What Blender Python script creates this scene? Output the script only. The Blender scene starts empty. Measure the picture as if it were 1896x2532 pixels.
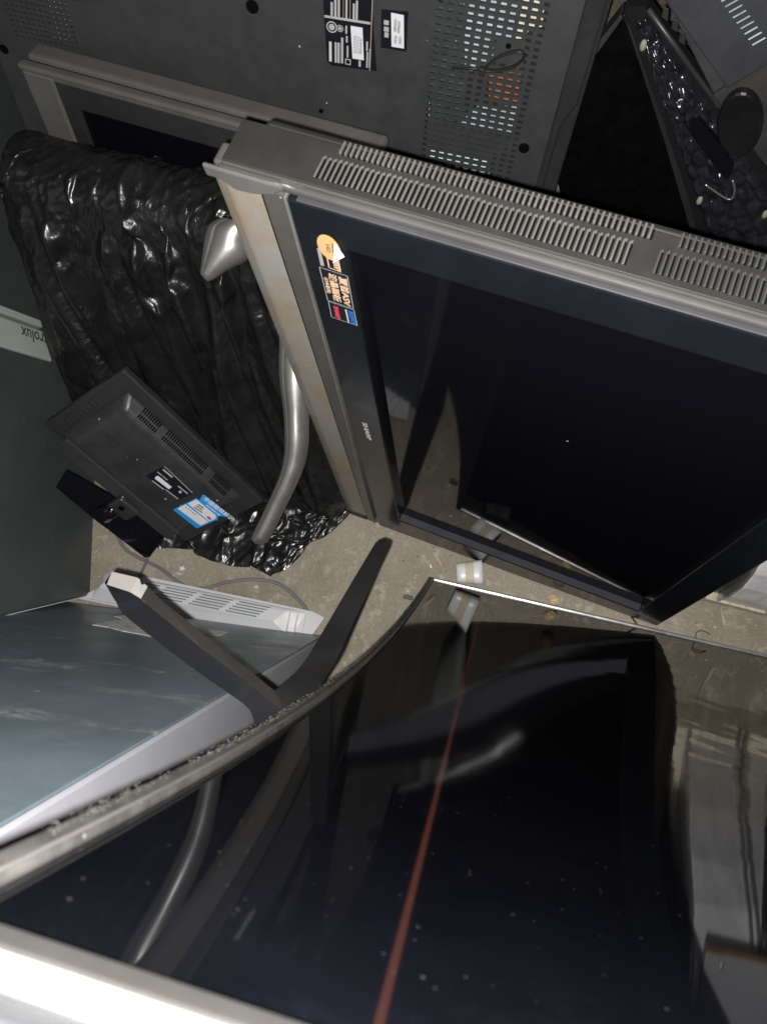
import bpy, bmesh, math, random
from mathutils import Vector as V, Matrix, noise
random.seed(7)
S = bpy.context.scene
COL = S.collection
PI = math.pi

# ------------------------------------------------------------------ camera geometry
F, CX, CY, HGT = 1900., 948., 1266., 1.6
CAM = V((0, 0, HGT))
def _basis():
    d = V(((1143-CX)/F, (1732-CY)/F, 1.)).normalized()
    fw = V((0, 0, 1)); Y = (fw-d*fw.dot(d)).normalized(); Z = -d; X = Y.cross(Z)
    c, s = math.cos(.7), math.sin(.7)
    return Matrix((X*c-Y*s, X*s+Y*c, Z))
RW = _basis()
def ray(p): return RW @ V(((p[0]-CX)/F, (p[1]-CY)/F, 1.))
def onz(p, z=0.):
    r = ray(p); return CAM+r*((z-HGT)/r.z)
def at(p, depth): return CAM+ray(p)*depth

class Fr:
    """a plane with its own axes: e1 along, e2 up, n out"""
    def __init__(s, O, e1, e2, n=None):
        s.O, s.e1, s.e2 = V(O), V(e1).normalized(), V(e2).normalized()
        s.n = V(n) if n is not None else s.e1.cross(s.e2)
        s.M = Matrix(((s.e1.x, s.e2.x, s.n.x, s.O.x), (s.e1.y, s.e2.y, s.n.y, s.O.y),
                      (s.e1.z, s.e2.z, s.n.z, s.O.z), (0, 0, 0, 1)))
    def loc(s, p, c=0.):
        r = ray(p); P = CAM+r*((s.O+s.n*c-CAM).dot(s.n)/r.dot(s.n)); d = P-s.O
        return (d.dot(s.e1), d.dot(s.e2))
    def l3(s, p, c=0.):
        a, b = s.loc(p, c); return V((a, b, c))
    def inv(s, P):
        d = V(P)-s.O; return V((d.dot(s.e1), d.dot(s.e2), d.dot(s.n)))
def tilted(x, y, yaw, tilt):
    e1 = V((math.cos(yaw), math.sin(yaw), 0)); n0 = V((math.sin(yaw), -math.cos(yaw), 0))
    return Fr((x, y, 0), e1, V((0, 0, 1))*math.cos(tilt)+n0*math.sin(tilt))

# ------------------------------------------------------------------ mesh builder
class MB:
    def __init__(s): s.v, s.f = [], []
    def add(s, vs, fs):
        k = len(s.v); s.v += [tuple(x) for x in vs]; s.f += [tuple(i+k for i in f) for f in fs]; return s
    def box(s, a0, a1, b0, b1, c0, c1):
        return s.add([(a0,b0,c0),(a1,b0,c0),(a1,b1,c0),(a0,b1,c0),(a0,b0,c1),(a1,b0,c1),(a1,b1,c1),(a0,b1,c1)],
                     [(3,2,1,0),(4,5,6,7),(0,1,5,4),(1,2,6,5),(2,3,7,6),(3,0,4,7)])
    def prism(s, poly, c0, c1):
        n = len(poly)
        ar = sum(poly[i][0]*poly[(i+1)%n][1]-poly[(i+1)%n][0]*poly[i][1] for i in range(n))
        if ar < 0: poly = poly[::-1]
        vs = [(p[0], p[1], c0) for p in poly]+[(p[0], p[1], c1) for p in poly]
        return s.add(vs, [tuple(range(n-1, -1, -1)), tuple(range(n, 2*n))]+[(i, (i+1)%n, n+(i+1)%n, n+i) for i in range(n)])
    def grid(s, rows):
        n = len(rows[0]); k = len(s.v)
        for r in rows: s.v += [tuple(p) for p in r]
        for i in range(len(rows)-1):
            for j in range(n-1):
                s.f.append((k+i*n+j, k+i*n+j+1, k+(i+1)*n+j+1, k+(i+1)*n+j))
        return s
    def ring(s, a0, a1, b0, b1, i0, i1, j0, j1, c0, c1):
        jl, jr = j0 if isinstance(j0, tuple) else (j0, j0)
        o = [(a0, b0), (a1, b0), (a1, b1), (a0, b1)]; i = [(i0, jl), (i1, jr), (i1, j1), (i0, j1)]
        vs = [(*p, c) for c in (c0, c1) for L in (o, i) for p in L]; fs = []
        for k in range(4):
            n = (k+1) % 4
            fs += [(8+k, 8+n, 12+n, 12+k), (n, k, 4+k, 4+n), (k, n, 8+n, 8+k), (4+n, 4+k, 12+k, 12+n)]
        return s.add(vs, fs)
    def loft(s, secs, cap=True):
        n = len(secs[0]); k = len(s.v)
        for r in secs: s.v += [tuple(p) for p in r]
        for i in range(len(secs)-1):
            for j in range(n):
                s.f.append((k+i*n+j, k+i*n+(j+1)%n, k+(i+1)*n+(j+1)%n, k+(i+1)*n+j))
        if cap:
            s.f.append(tuple(k+j for j in range(n-1, -1, -1))); s.f.append(tuple(k+(len(secs)-1)*n+j for j in range(n)))
        return s
    def tube(s, pts, r, n=8, flat=1.):
        pts = [V(p) for p in pts]; secs = []; up = V((0, 0, 1))
        for i, p in enumerate(pts):
            t = (pts[min(i+1, len(pts)-1)]-pts[max(i-1, 0)]).normalized()
            x = t.cross(up)
            x = x.normalized() if x.length > .05 else t.cross(V((0, 1, 0))).normalized()
            y = x.cross(t); rr = r[i] if isinstance(r, (list, tuple)) else r
            secs.append([p+x*math.cos(q)*rr+y*math.sin(q)*rr*flat for q in [2*PI*k/n for k in range(n)]])
        return s.loft(secs)
    def cyl(s, a, b, r, c0, c1, n=24, r1=None):
        r1 = r if r1 is None else r1
        return s.loft([[(a+math.cos(2*PI*k/n)*r, b+math.sin(2*PI*k/n)*r, c0) for k in range(n)],
                       [(a+math.cos(2*PI*k/n)*r1, b+math.sin(2*PI*k/n)*r1, c1) for k in range(n)]])
    def ball(s, p, rx, ry, rz, n=10):
        p = V(p); secs = []
        for i in range(n+1):
            t = -PI/2+PI*i/n; q = max(math.cos(t), .02)
            secs.append([(p.x+rx*q*math.cos(2*PI*k/n), p.y+ry*q*math.sin(2*PI*k/n), p.z+rz*math.sin(t)) for k in range(n)])
        return s.loft(secs)
def spline(pts, n=8):
    pts = [V(p) for p in pts]; out = []
    for i in range(len(pts)-1):
        p0, p1, p2, p3 = pts[max(i-1, 0)], pts[i], pts[i+1], pts[min(i+2, len(pts)-1)]
        for k in range(n):
            t = k/n
            out.append(.5*((2*p1)+(p2-p0)*t+(2*p0-5*p1+4*p2-p3)*t*t+(3*p1-p0-3*p2+p3)*t**3))
    return out+[pts[-1]]

def link(name, me, m, parent=None, M=None, bevel=0., smooth=False, seg=2):
    o = bpy.data.objects.new(name, me); COL.objects.link(o)
    if m: me.materials.append(m)
    if parent: o.parent = parent
    if M is not None: o.matrix_local = M
    if smooth:
        for p in me.polygons: p.use_smooth = True
    if bevel:
        b = o.modifiers.new('bevel', 'BEVEL'); b.width = bevel; b.segments = seg; b.limit_method = 'ANGLE'; b.angle_limit = math.radians(40)
    return o
def obj(name, mb, m, parent=None, M=None, bevel=0., smooth=False, fix=True, seg=2):
    me = bpy.data.meshes.new(name); me.from_pydata(mb.v, [], mb.f)
    if fix:
        bm = bmesh.new(); bm.from_mesh(me); bmesh.ops.recalc_face_normals(bm, faces=bm.faces); bm.to_mesh(me); bm.free()
    me.update()
    return link(name, me, m, parent, M, bevel, smooth, seg)
def tag(o, label=None, cat=None, group=None, kind=None):
    if label: o['label'] = label
    if cat: o['category'] = cat
    if group: o['group'] = group
    if kind: o['kind'] = kind
    return o
def thing(name, M, label, cat, group=None):
    o = bpy.data.objects.new(name, None); o.empty_display_size = .05; COL.objects.link(o)
    o.matrix_world = M if isinstance(M, Matrix) else Matrix.Translation(M)
    return tag(o, label, cat, group)
def text(s, x, y, c, size, m, parent, dx=(1, 0, 0), dy=(0, 1, 0), bold=0., shear=0., name='lettering', align='LEFT', sx=1., fit=0.):
    cu = bpy.data.curves.new('lettering', 'FONT'); cu.body = s; cu.size = size; cu.offset = bold; cu.shear = shear
    cu.extrude = .00015; cu.align_x = align; cu.resolution_u = 3
    t = bpy.data.objects.new('tmp', cu); COL.objects.link(t)
    dg = bpy.context.evaluated_depsgraph_get(); me = bpy.data.meshes.new_from_object(t.evaluated_get(dg))
    bpy.data.objects.remove(t); bpy.data.curves.remove(cu)
    if fit: sx = fit/max(v.co.x for v in me.vertices)
    X, Y = V(dx).normalized(), V(dy).normalized(); Z = X.cross(Y); me.name = name; me.materials.clear()
    M = Matrix(((X.x*sx, Y.x, Z.x, x), (X.y*sx, Y.y, Z.y, y), (X.z*sx, Y.z, Z.z, c), (0, 0, 0, 1)))
    return link(name, me, m, parent, M)

# ------------------------------------------------------------------ materials
class NT:
    def __init__(s, name):
        s.m = bpy.data.materials.new(name); s.m.use_nodes = True; s.t = s.m.node_tree
        s.p = s.t.nodes['Principled BSDF']; s.out = s.t.nodes['Material Output']
        s.tc = s.t.nodes.new('ShaderNodeTexCoord').outputs['Object']
    def n(s, typ, **kw):
        x = s.t.nodes.new(typ)
        for k, v in kw.items():
            if k in x.inputs: x.inputs[k].default_value = v
            else: setattr(x, k, v)
        return x
    def l(s, a, b): s.t.links.new(a, b)
    def noise(s, scale, detail=4., rough=.6, vec=None, dist=0.):
        x = s.n('ShaderNodeTexNoise', Scale=scale, Detail=detail, Roughness=rough, Distortion=dist); s.l(vec or s.tc, x.inputs['Vector']); return x.outputs['Fac']
    def map(s, sc=(1, 1, 1), rot=(0, 0, 0)):
        x = s.n('ShaderNodeMapping'); x.inputs['Scale'].default_value = sc; x.inputs['Rotation'].default_value = rot
        s.l(s.tc, x.inputs['Vector']); return x.outputs['Vector']
    def ramp(s, fac, a, b, va=0., vb=1.):
        x = s.n('ShaderNodeMapRange'); x.inputs[1].default_value = a; x.inputs[2].default_value = b
        x.inputs[3].default_value = va; x.inputs[4].default_value = vb; s.l(fac, x.inputs[0]); return x.outputs[0]
    def mix(s, fac, a, b):
        x = s.n('ShaderNodeMix', data_type='RGBA')
        for sock, v in ((x.inputs[0], fac), (x.inputs[6], a), (x.inputs[7], b)):
            if hasattr(v, 'is_output'): s.l(v, sock)
            elif isinstance(v, (int, float)): sock.default_value = v
            else: sock.default_value = (*v, 1)
        return x.outputs[2]
    def math(s, op, a, b=None):
        x = s.n('ShaderNodeMath', operation=op)
        for sock, v in ((x.inputs[0], a), (x.inputs[1], b)):
            if v is None: continue
            if hasattr(v, 'is_output'): s.l(v, sock)
            else: sock.default_value = v
        return x.outputs[0]
    def specks(s, scale, size, prob):
        """1 inside small dust specks, random radius, kept with probability prob"""
        v = s.n('ShaderNodeTexVoronoi', Scale=scale); s.l(s.tc, v.inputs['Vector'])
        sep = s.n('ShaderNodeSeparateColor'); s.l(v.outputs['Color'], sep.inputs[0])
        rad = s.ramp(sep.outputs[0], 1-prob, 1., 0., size)
        return s.math('LESS_THAN', v.outputs['Distance'], rad)
    def bump(s, fac, strength, dist=.002, prev=None):
        x = s.n('ShaderNodeBump', Strength=strength, Distance=dist); s.l(fac, x.inputs['Height'])
        if prev: s.l(prev, x.inputs['Normal'])
        return x.outputs['Normal']
    def set(s, **kw):
        for k, v in kw.items():
            k = {'col': 'Base Color', 'rough': 'Roughness', 'metal': 'Metallic', 'spec': 'Specular IOR Level', 'nor': 'Normal',
                 'coat': 'Coat Weight', 'coatr': 'Coat Roughness', 'aniso': 'Anisotropic', 'alpha': 'Alpha', 'trans': 'Transmission Weight',
                 'emit': 'Emission Strength'}[k]
            sock = s.p.inputs[k]
            if hasattr(v, 'is_output'): s.l(v, sock)
            elif isinstance(v, (int, float)): sock.default_value = v
            else: sock.default_value = (*v, 1)
        return s.m
def plain(name, col, rough=.5, metal=0., spec=.5, var=.12, vs=14., grain=.06, gs=900., dust=0., dcol=(.45, .43, .4), ds=70., film=0., fcol=(.25, .24, .22), scr=0.):
    k = NT(name)
    f = k.ramp(k.noise(vs), .3, .7)
    c = k.mix(f, [x*(1-var) for x in col], [min(1, x*(1+var)) for x in col])
    if film:
        ff = k.ramp(k.noise(5., 6., .7), .42, .72, 0., film); c = k.mix(ff, c, fcol)
    if scr:
        sf = k.ramp(k.noise(9., 8., .65, k.map((2, 40, 9), (.3, .2, .5))), .66, .72, 0., scr); c = k.mix(sf, c, dcol)
    if dust:
        c = k.mix(k.math('MULTIPLY', k.specks(ds, .16, dust), .8), c, dcol)
    r = k.ramp(k.noise(vs*2.3, 5.), .3, .7, max(.02, rough*.8), min(1, rough*1.2))
    kw = dict(col=c, rough=r, metal=metal, spec=spec)
    if grain: kw['nor'] = k.bump(k.noise(gs, 2.), grain, .001)
    return k.set(**kw)

M = {}
M['black'] = plain('black_plastic', (.022, .023, .025), .42, dust=.05, film=.12, fcol=(.1, .1, .1))
M['cover'] = plain('grey_black_cover', (.036, .0375, .041), .55, grain=.25, gs=700, dust=.03, film=.12, fcol=(.1, .1, .1), scr=.1)
M['dark'] = plain('dark_void', (.003, .003, .0035), .8, spec=.05, grain=0)
M['gloss'] = plain('glossy_black', (.006, .006, .009), .07, spec=.5, grain=0, dust=.05, ds=45, dcol=(.3, .3, .32))
M['bezel'] = plain('bezel_black', (.0075, .0085, .011), .2, spec=.5, grain=0, dust=.07, ds=55, film=.35, fcol=(.013, .015, .019), dcol=(.2, .2, .2))
M['silver'] = plain('silver_paint', (.075, .072, .068), .45, metal=.1, spec=.3, var=.08, dust=.05, scr=.3, film=.35, fcol=(.12, .11, .1), dcol=(.25, .24, .22))
M['silver_t'] = plain('silver_frame', (.2, .19, .18), .32, metal=.45, var=.1, dust=.05, film=.3, fcol=(.13, .12, .11))
M['silver_hi'] = plain('bare_silver', (.095, .093, .09), .5, spec=.3, var=.2, scr=.9, dcol=(.26, .26, .25))
M['greyplas'] = plain('grey_housing', (.02, .0195, .0185), .55, var=.08, grain=.2, dust=.05, film=.25, fcol=(.036, .034, .03), dcol=(.12, .115, .1))
M['rib'] = plain('lit_rib', (.105, .102, .094), .5, var=.15)  # housing plastic made lighter: flash light on the rib flanks put into the colour
M['rib_dim'] = plain('dim_rib', (.05, .049, .046), .55, var=.1)  # weaker copy of that painted rib light, for the right-hand group
M['white'] = plain('white_plastic', (.72, .72, .74), .4, var=.04, film=.15, fcol=(.5, .48, .45))
M['paper'] = plain('paper_white', (.75, .76, .8), .6, var=.04)
M['ink'] = plain('ink_grey', (.42, .43, .44), .6, var=.05, grain=0)
M['inkw'] = plain('ink_white', (.6, .6, .58), .6, var=.05, grain=0)
M['inkd'] = plain('ink_dark', (.06, .05, .045), .6, var=.05, grain=0)
M['label'] = plain('label_black', (.009, .009, .014), .35, var=.05, grain=0)
M['tan'] = plain('label_tan', (.62, .43, .3), .5, var=.05, grain=0)
M['amber'] = plain('label_amber', (.6, .36, .16), .5, var=.1, grain=0)
M['red'] = plain('label_red', (.55, .05, .1), .5, grain=0)
M['blue'] = plain('label_blue', (.03, .13, .5), .5, grain=0)
M['cyan'] = plain('sticker_blue', (.03, .3, .74), .5, var=.1, grain=0)
M['green'] = plain('sticker_green', (.12, .3, .08), .5, grain=0)
M['pcb'] = plain('circuit_board', (.035, .075, .048), .5, var=.7, vs=90, dust=.3, ds=160, dcol=(.5, .6, .5))
M['shield'] = plain('metal_shield', (.42, .5, .54), .4, var=.35, vs=30)
M['yellowish'] = plain('pale_plate', (.72, .7, .55), .5, var=.1)
M['orange'] = plain('transformer_orange', (.36, .12, .035), .5, var=.5, vs=60)
M['frameC'] = plain('frame_dusty', (.026, .025, .0235), .5, metal=.1, var=.55, vs=75, dust=.4, ds=190, film=.6, fcol=(.052, .05, .047), dcol=(.15, .145, .135))
M['steel'] = plain('brushed_steel', (.5, .5, .5), .3, metal=.8, var=.1, scr=.3)
M['sidegrey'] = plain('side_panel_grey', (.36, .36, .395), .42, var=.04, film=.12, fcol=(.27, .27, .28))
M['strip'] = plain('strip_pale_green', (.42, .47, .42), .45, var=.05, film=.15, fcol=(.3, .32, .28))
M['gap'] = plain('strip_gap', (.16, .16, .15), .6)
M['ventp'] = plain('vent_grey_white', (.6, .6, .62), .45, var=.05, film=.2, fcol=(.35, .34, .32), dust=.03)
M['ventd'] = plain('vent_shadow_slot', (.15, .19, .19), .7)
M['cable'] = plain('cable_grey', (.17, .17, .18), .5, var=.15)
M['chrome'] = plain('leg_silver', (.42, .40, .385), .3, metal=.25, var=.06, scr=.2)
M['legnavy'] = plain('leg_navy', (.0075, .0077, .0098), .24, var=.1, dust=.03, dcol=(.1, .1, .1), film=.1, fcol=(.02, .02, .022))
M['legdark'] = plain('leg_black', (.0085, .0085, .009), .36, var=.1, dust=.03, film=.1, fcol=(.05, .05, .05))
M['legbrown'] = plain('leg_bronze', (.034, .031, .029), .4, metal=.2, var=.1, dust=.06)
M['standsilver'] = plain('stand_silver', (.3, .29, .28), .42, metal=.75, var=.04, grain=.05)
M['foam'] = plain('cream_foam', (.27, .26, .21), .8)
M['wood'] = plain('wood_pale', (.4, .33, .22), .6, var=.3, vs=40)

def ground_mat():
    k = NT('concrete_floor')
    big = k.ramp(k.noise(3.2, 6., .65), .3, .7)
    c = k.mix(big, (.29, .252, .198), (.49, .44, .358))
    moss = k.ramp(k.noise(4.5, 5., .7), .52, .68, 0., .55); c = k.mix(moss, c, (.2, .19, .11))
    fine = k.ramp(k.noise(160., 6., .75), .3, .75); c = k.mix(k.math('MULTIPLY', fine, .6), c, (.17, .15, .115))
    blot = k.ramp(k.noise(38., 5., .7), .55, .63, 0., .5); c = k.mix(blot, c, (.55, .51, .43))
    pits = k.specks(75., .2, .3); c = k.mix(k.math('MULTIPLY', pits, .55), c, (.1, .09, .07))
    fl = k.specks(62., .11, .22); c = k.mix(fl, c, (.62, .6, .54))
    fl2 = k.specks(190., .2, .2); c = k.mix(k.math('MULTIPLY', fl2, .6), c, (.5, .47, .4))
    nor = k.bump(k.noise(60., 8., .75), .8, .007); nor = k.bump(fine, .5, .002, nor)
    return k.set(col=c, rough=.9, spec=.25, nor=nor)
def grille_mat():
    k = NT('speaker_mesh')
    v = k.n('ShaderNodeTexVoronoi', Scale=330.); v.inputs['Randomness'].default_value = 0.; k.l(k.tc, v.inputs['Vector'])
    h = k.ramp(v.outputs['Distance'], .18, .42)
    st = k.ramp(k.noise(3., 6., .75, k.map((2, 1.6, 1))), .45, .6, 0., .85)
    c = k.mix(h, (.09, .087, .081), (.3, .29, .268)); c = k.mix(st, c, k.mix(h, (.11, .08, .05), (.3, .225, .15)))
    c = k.mix(k.math('MULTIPLY', k.specks(80., .13, .1), .8), c, (.6, .57, .5))
    return k.set(col=c, rough=.55, metal=.25, nor=k.bump(h, .35, .001))
def screen_mat(streak):
    k = NT('curved_screen_glass' if streak else 'flat_screen_glass')
    c = (.0035, .0035, .0055)
    if streak:
        film = k.ramp(k.noise(6., 6., .7), .35, .75, 0., 1.); c = k.mix(film, (.0009, .001, .0015), (.0018, .002, .003))
        c = k.mix(k.math('MULTIPLY', k.specks(240., .15, .25), .6), c, (.04, .04, .04))
        c = k.mix(k.math('MULTIPLY', k.specks(130., .06, .3), .4), c, (.014, .014, .018))
        sc = k.ramp(k.noise(30., 3., .5, k.map((10, .6, 1))), .72, .76, 0., .3); c = k.mix(sc, c, (.010, .010, .0095))
        sm = k.ramp(k.noise(4., 7., .75), .56, .74, 0., .6); c = k.mix(sm, c, (.0042, .0045, .006))
    else:
        c = k.mix(k.specks(34., .055, .12), c, (.4, .4, .42))
        sm = k.ramp(k.noise(7., 5., .7), .74, .85, 0., .5); c = k.mix(sm, c, (.03, .035, .04))
    k.set(col=c, rough=.035 if streak else .05, spec=.5 if streak else .28)
    if streak:
        sx_ = k.n('ShaderNodeSeparateXYZ'); k.l(k.tc, sx_.inputs[0])
        wv = k.bump(k.math('MULTIPLY', k.noise(8., 2., .5, k.map((1.3, 1, 1))), k.ramp(sx_.outputs[0], .24, .40)), .13, .004); k.l(wv, k.p.inputs['Normal'])
        g = k.n('ShaderNodeBsdfAnisotropic', Roughness=.155, Anisotropy=.955)
        g.inputs['Color'].default_value = (.00017, .00005, .000034, 1)
        tg = k.n('ShaderNodeTangent'); tg.direction_type = 'UV_MAP'; tg.uv_map = 'grain'
        k.l(tg.outputs[0], g.inputs['Tangent'])
        ad = k.n('ShaderNodeAddShader'); k.l(k.p.outputs[0], ad.inputs[0]); k.l(g.outputs[0], ad.inputs[1]); k.l(ad.outputs[0], k.out.inputs[0])
    return k.m
def bag_mat():
    k = NT('bag_black_film')
    c = k.mix(k.ramp(k.noise(20.), .3, .7), (.006, .006, .006), (.015, .015, .0155))
    r1 = k.math('ABSOLUTE', k.math('SUBTRACT', k.noise(13., 3., .55, k.map((1, .55, .55), (0, 0, .5)), .8), .5))
    r2 = k.math('ABSOLUTE', k.math('SUBTRACT', k.noise(42., 4., .6, None, 1.), .5))
    def cr(scale, sc, rot):
        v = k.n('ShaderNodeTexVoronoi', Scale=scale); v.feature = 'F1'; mv = k.map(sc, rot)
        w = k.n('ShaderNodeVectorMath', operation='ADD'); nz = k.n('ShaderNodeTexNoise', Scale=9., Detail=2.); k.l(mv, nz.inputs['Vector'])
        m_ = k.n('ShaderNodeVectorMath', operation='SCALE'); m_.inputs['Scale'].default_value = .06; k.l(nz.outputs['Color'], m_.inputs[0]); k.l(mv, w.inputs[0]); k.l(m_.outputs[0], w.inputs[1]); k.l(w.outputs[0], v.inputs['Vector']); return v.outputs['Distance']
    area = k.ramp(k.noise(4.5), .40, .62, .25, 1.)
    nor = k.bump(k.ramp(r1, 0., .28), .22, .012)
    nor = k.bump(cr(15., (1, .45, .6), (0, .2, .5)), .42, .022, nor)
    nor = k.bump(k.math('MULTIPLY', cr(48., (1, .7, .8), (.3, 0, .2)), area), .5, .007, nor)
    nor = k.bump(k.math('MULTIPLY', k.ramp(r2, 0., .2), area), .2, .002, nor)
    return k.set(col=c, rough=k.ramp(k.noise(9.), .3, .7, .2, .38), spec=.6, nor=nor)
def panel_mat(name, a, b, stain, scuff):
    k = NT(name)
    c = k.mix(k.ramp(k.noise(3.2, 7., .7), .3, .72), a, b)
    c = k.mix(k.ramp(k.noise(14., 7., .75), .55, .8, 0., .55), c, stain); c = k.mix(k.ramp(k.noise(2.2, 8., .75), .52, .7, 0., .35), c, [x*.62 for x in a])
    c = k.mix(k.ramp(k.noise(60., 3., .5, k.map((1, .04, 1), (0, 0, .9))), .74, .78, 0., scuff*.5), c, (.3, .31, .31))
    sc = k.ramp(k.noise(4.2, 8., .7, k.map((1, 2.6, 1), (0, 0, .25))), .55, .64, 0., scuff); sc = k.math('MULTIPLY', sc, k.ramp(k.noise(70., 4., .7), .38, .58)); c = k.mix(sc, c, (.40, .405, .39))
    c = k.mix(k.math('MULTIPLY', k.specks(30., .17, .4), scuff*.9), c, (.45, .48, .5))
    return k.set(col=c, rough=k.ramp(k.noise(8., 6.), .3, .7, .3, .48), spec=.45, nor=k.bump(k.noise(3.2, 2., .4), .22, .02, k.bump(k.noise(420.), .06, .001)))
M['ground'] = ground_mat(); M['mesh'] = grille_mat(); M['screenC'] = screen_mat(True); M['screenS'] = screen_mat(False)
M['bag'] = bag_mat()
M['bluegrey'] = panel_mat('blue_grey_steel', (.105, .136, .163), (.178, .218, .25), (.25, .285, .305), .7)
M['darkgreen'] = panel_mat('dark_green_grey', (.046, .055, .056), (.07, .08, .08), (.072, .077, .073), .05)

# ------------------------------------------------------------------ setting
g = MB(); g.grid([[(-40+80*j/40, -40+80*i/40, 0) for j in range(41)] for i in range(41)])
tag(obj('ground', g, M['ground'], fix=False), kind='structure')

# ------------------------------------------------------------------ silver framed television on its side (centre right)
FS = tilted(-.3515, .304, -.059, -.067)
W, H = .681, 1.036
tv = thing('television', FS.M, 'silver grey television standing on its side with speaker mesh edge and slotted top', 'television')
fr = MB()
fr.box(0.001, .012, 0, H-.006, -.03, -.0065).box(.012, W, H-.010, H-.0005, -.05, .0).box(.012, W, 0, .012, -.05, .001).box(W-.008, W, .012, H-.010, -.05, .001)
obj('frame', fr, M['silver'], tv, bevel=.003)
mb = MB(); mb.box(.0125, W, H-.007, H+.0015, -.0030, .0045); obj('top_bar', mb, plain('worn_top_bar', (.062, .06, .058), .55, spec=.2, var=.15, scr=.9, dcol=(.3, .3, .29)), tv, bevel=.003, seg=3)
cr = MB(); a1 = FS.loc((707, 469))[0]
cr.prism([(-.001, H+.002)]+[FS.loc(p, .005) for p in ((511, 432), (545, 441), (583, 468), (625, 478), (678, 482), (700, 470))]+[(a1, H+.002)], .0015, .006)
obj('corner_cap', cr, M['silver_hi'], tv, bevel=.002)
gm = MB(); rows = []
for i in range(25):
    b = .028+(H-.036)*i/24
    rows.append([(.0005+.0495*j/12, b, -.0045+.006*math.sin(PI*.5*min(1, j/5))) for j in range(13)])
gm.grid(rows)
obj('speaker_grille', gm, M['mesh'], tv, fix=False, smooth=True)
gb = MB(); gb.box(.001, .05, .0, .028, -.04, .0035); obj('grille_end', gb, M['greyplas'], tv, bevel=.003)
sp = MB(); sp.prism([(.0505, 0.001), (.0665, 0.001), (.0755, H-.012), (.0515, H-.012)], -.03, .0028); obj('trim_strip', sp, plain('smoky_trim', (.07, .066, .06), .3, dust=.05), tv, bevel=.002)
mb = MB(); mb.prism([(.067, .001), (.0685, .001), (.0778, H-.012), (.0762, H-.012)], -.02, .0055); obj('bezel_edge', mb, plain('edge_pale', (.16, .16, .15), .4), tv)
A0, A1, B0, B1 = .0785, W-.001, .004, H-.0115
s0, s1, u0, u1 = .131, .628, .085, .973
bz = MB(); bz.ring(A0, A1, B0, B1, s0, s1, (.1005, .0665), u1, -.03, .006)
obj('bezel', bz, M['bezel'], tv, bevel=.003)
lg = MB(); lg.prism([(s0+.0005, .1010), (s1-.0005, .0670), (s1-.0005, .0715), (s0+.0005, .1055)], -.0088, .0056); obj('lower_ledge', lg, plain('lit_ledge', (.045, .045, .053), .85, spec=.03), tv, bevel=.001)  # recess step of the black bezel, its flash-lit grey painted into the colour
sc = MB(); sc.box(s0, s1, .06, u1, -.02, -.009); obj('screen', sc, M['screenS'], tv)
rd = MB(); rd.box(A0+.01, A1, B1+.0003, B1+.0022, -.004, .0062); obj('edge_trim', rd, plain('edge_silver', (.05, .05, .055), .4, spec=.3), tv, bevel=.0018, seg=3)
hs = MB(); hs.prism([(.018, .03), (.655, .03), (.655, H-.003), (.018, H-.003)], -.052, -.034)
hs.box(.03, .64, .05, H-.004, -.0655, -.0521)
obj('back_housing', hs, M['greyplas'], tv, bevel=.006)
tp = MB(); tp.box(.014, W-.002, H+.0003, H+.0025, -.0515, -.0048); obj('top_panel', tp, M['greyplas'], tv, bevel=.001)
VG = [(MB(), MB(), MB()), (MB(), MB(), MB())]; na = int((W-.10)/.0050)
for i in range(na):
    a = .100+i*.0050
    if .372 < a < .395: continue
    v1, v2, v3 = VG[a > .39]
    j1, j2 = random.uniform(-.0006, .0006), random.uniform(-.0005, .0005)
    v1.box(a, a+.0019, H+.0028, H+.0044, -.034+j1, -.0115+j2); v1.box(a+.0013, a+.0031, H+.0028, H+.0042, -.0355+j1, -.0325+j1)
    v3.box(a+.0019, a+.0037, H+.0020, H+.0027, -.0325, -.012)  # dark strips paint in the shade of recessed slots beside the ribs
    v2.box(a+.012, a+.0142, H+.0028, H+.0062, -.0535, -.0405+j1); v3.box(a+.0142, a+.0162, H+.0020, H+.0027, -.0516, -.041)
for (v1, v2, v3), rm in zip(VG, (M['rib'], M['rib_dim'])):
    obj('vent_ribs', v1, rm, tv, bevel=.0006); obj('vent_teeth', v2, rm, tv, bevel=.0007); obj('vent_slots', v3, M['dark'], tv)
# maker's stickers on the bezel
lb = [FS.loc(p, .0065) for p in ((765, 576), (826, 596), (853, 627), (860, 690), (888, 806), (821, 786), (792, 665))]
st = MB(); st.prism(lb, .0062, .0067); st = obj('sticker', st, M['label'], tv)
E1, E2 = V((1, 0, 0)), V((0, 1, 0))
def on(p, c=.0069): return FS.loc(p, c)
def outline(pts, w, c, m, par):
    mb = MB(); n = len(pts)
    for i in range(n):
        p, q = V((*pts[i], 0)), V((*pts[(i+1) % n], 0)); d = (q-p).normalized()*w*.5; nn = V((-d.y, d.x, 0))
        mb.add([(p-d+nn)[:2]+(c,), (p-d-nn)[:2]+(c,), (q+d-nn)[:2]+(c,), (q+d+nn)[:2]+(c,)], [(0, 1, 2, 3)])
    return obj('border', mb, m, par, fix=False)
def zp(x, y): return (720+x*280/1630, 480+y*380/2212)
outline([on(zp(*q)) for q in ((405, 1045), (810, 1180), (895, 1645), (525, 1525))], .0007, .0069, M['ink'], st)
outline([on(zp(*q)) for q in ((535, 1540), (900, 1665), (950, 1890), (580, 1765))], .0007, .0069, M['ink'], st)
outline([on(zp(*q)) for q in ((500, 830), (660, 880), (710, 1115), (545, 1055))], .0014, .0069, M['tan'], st)
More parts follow.
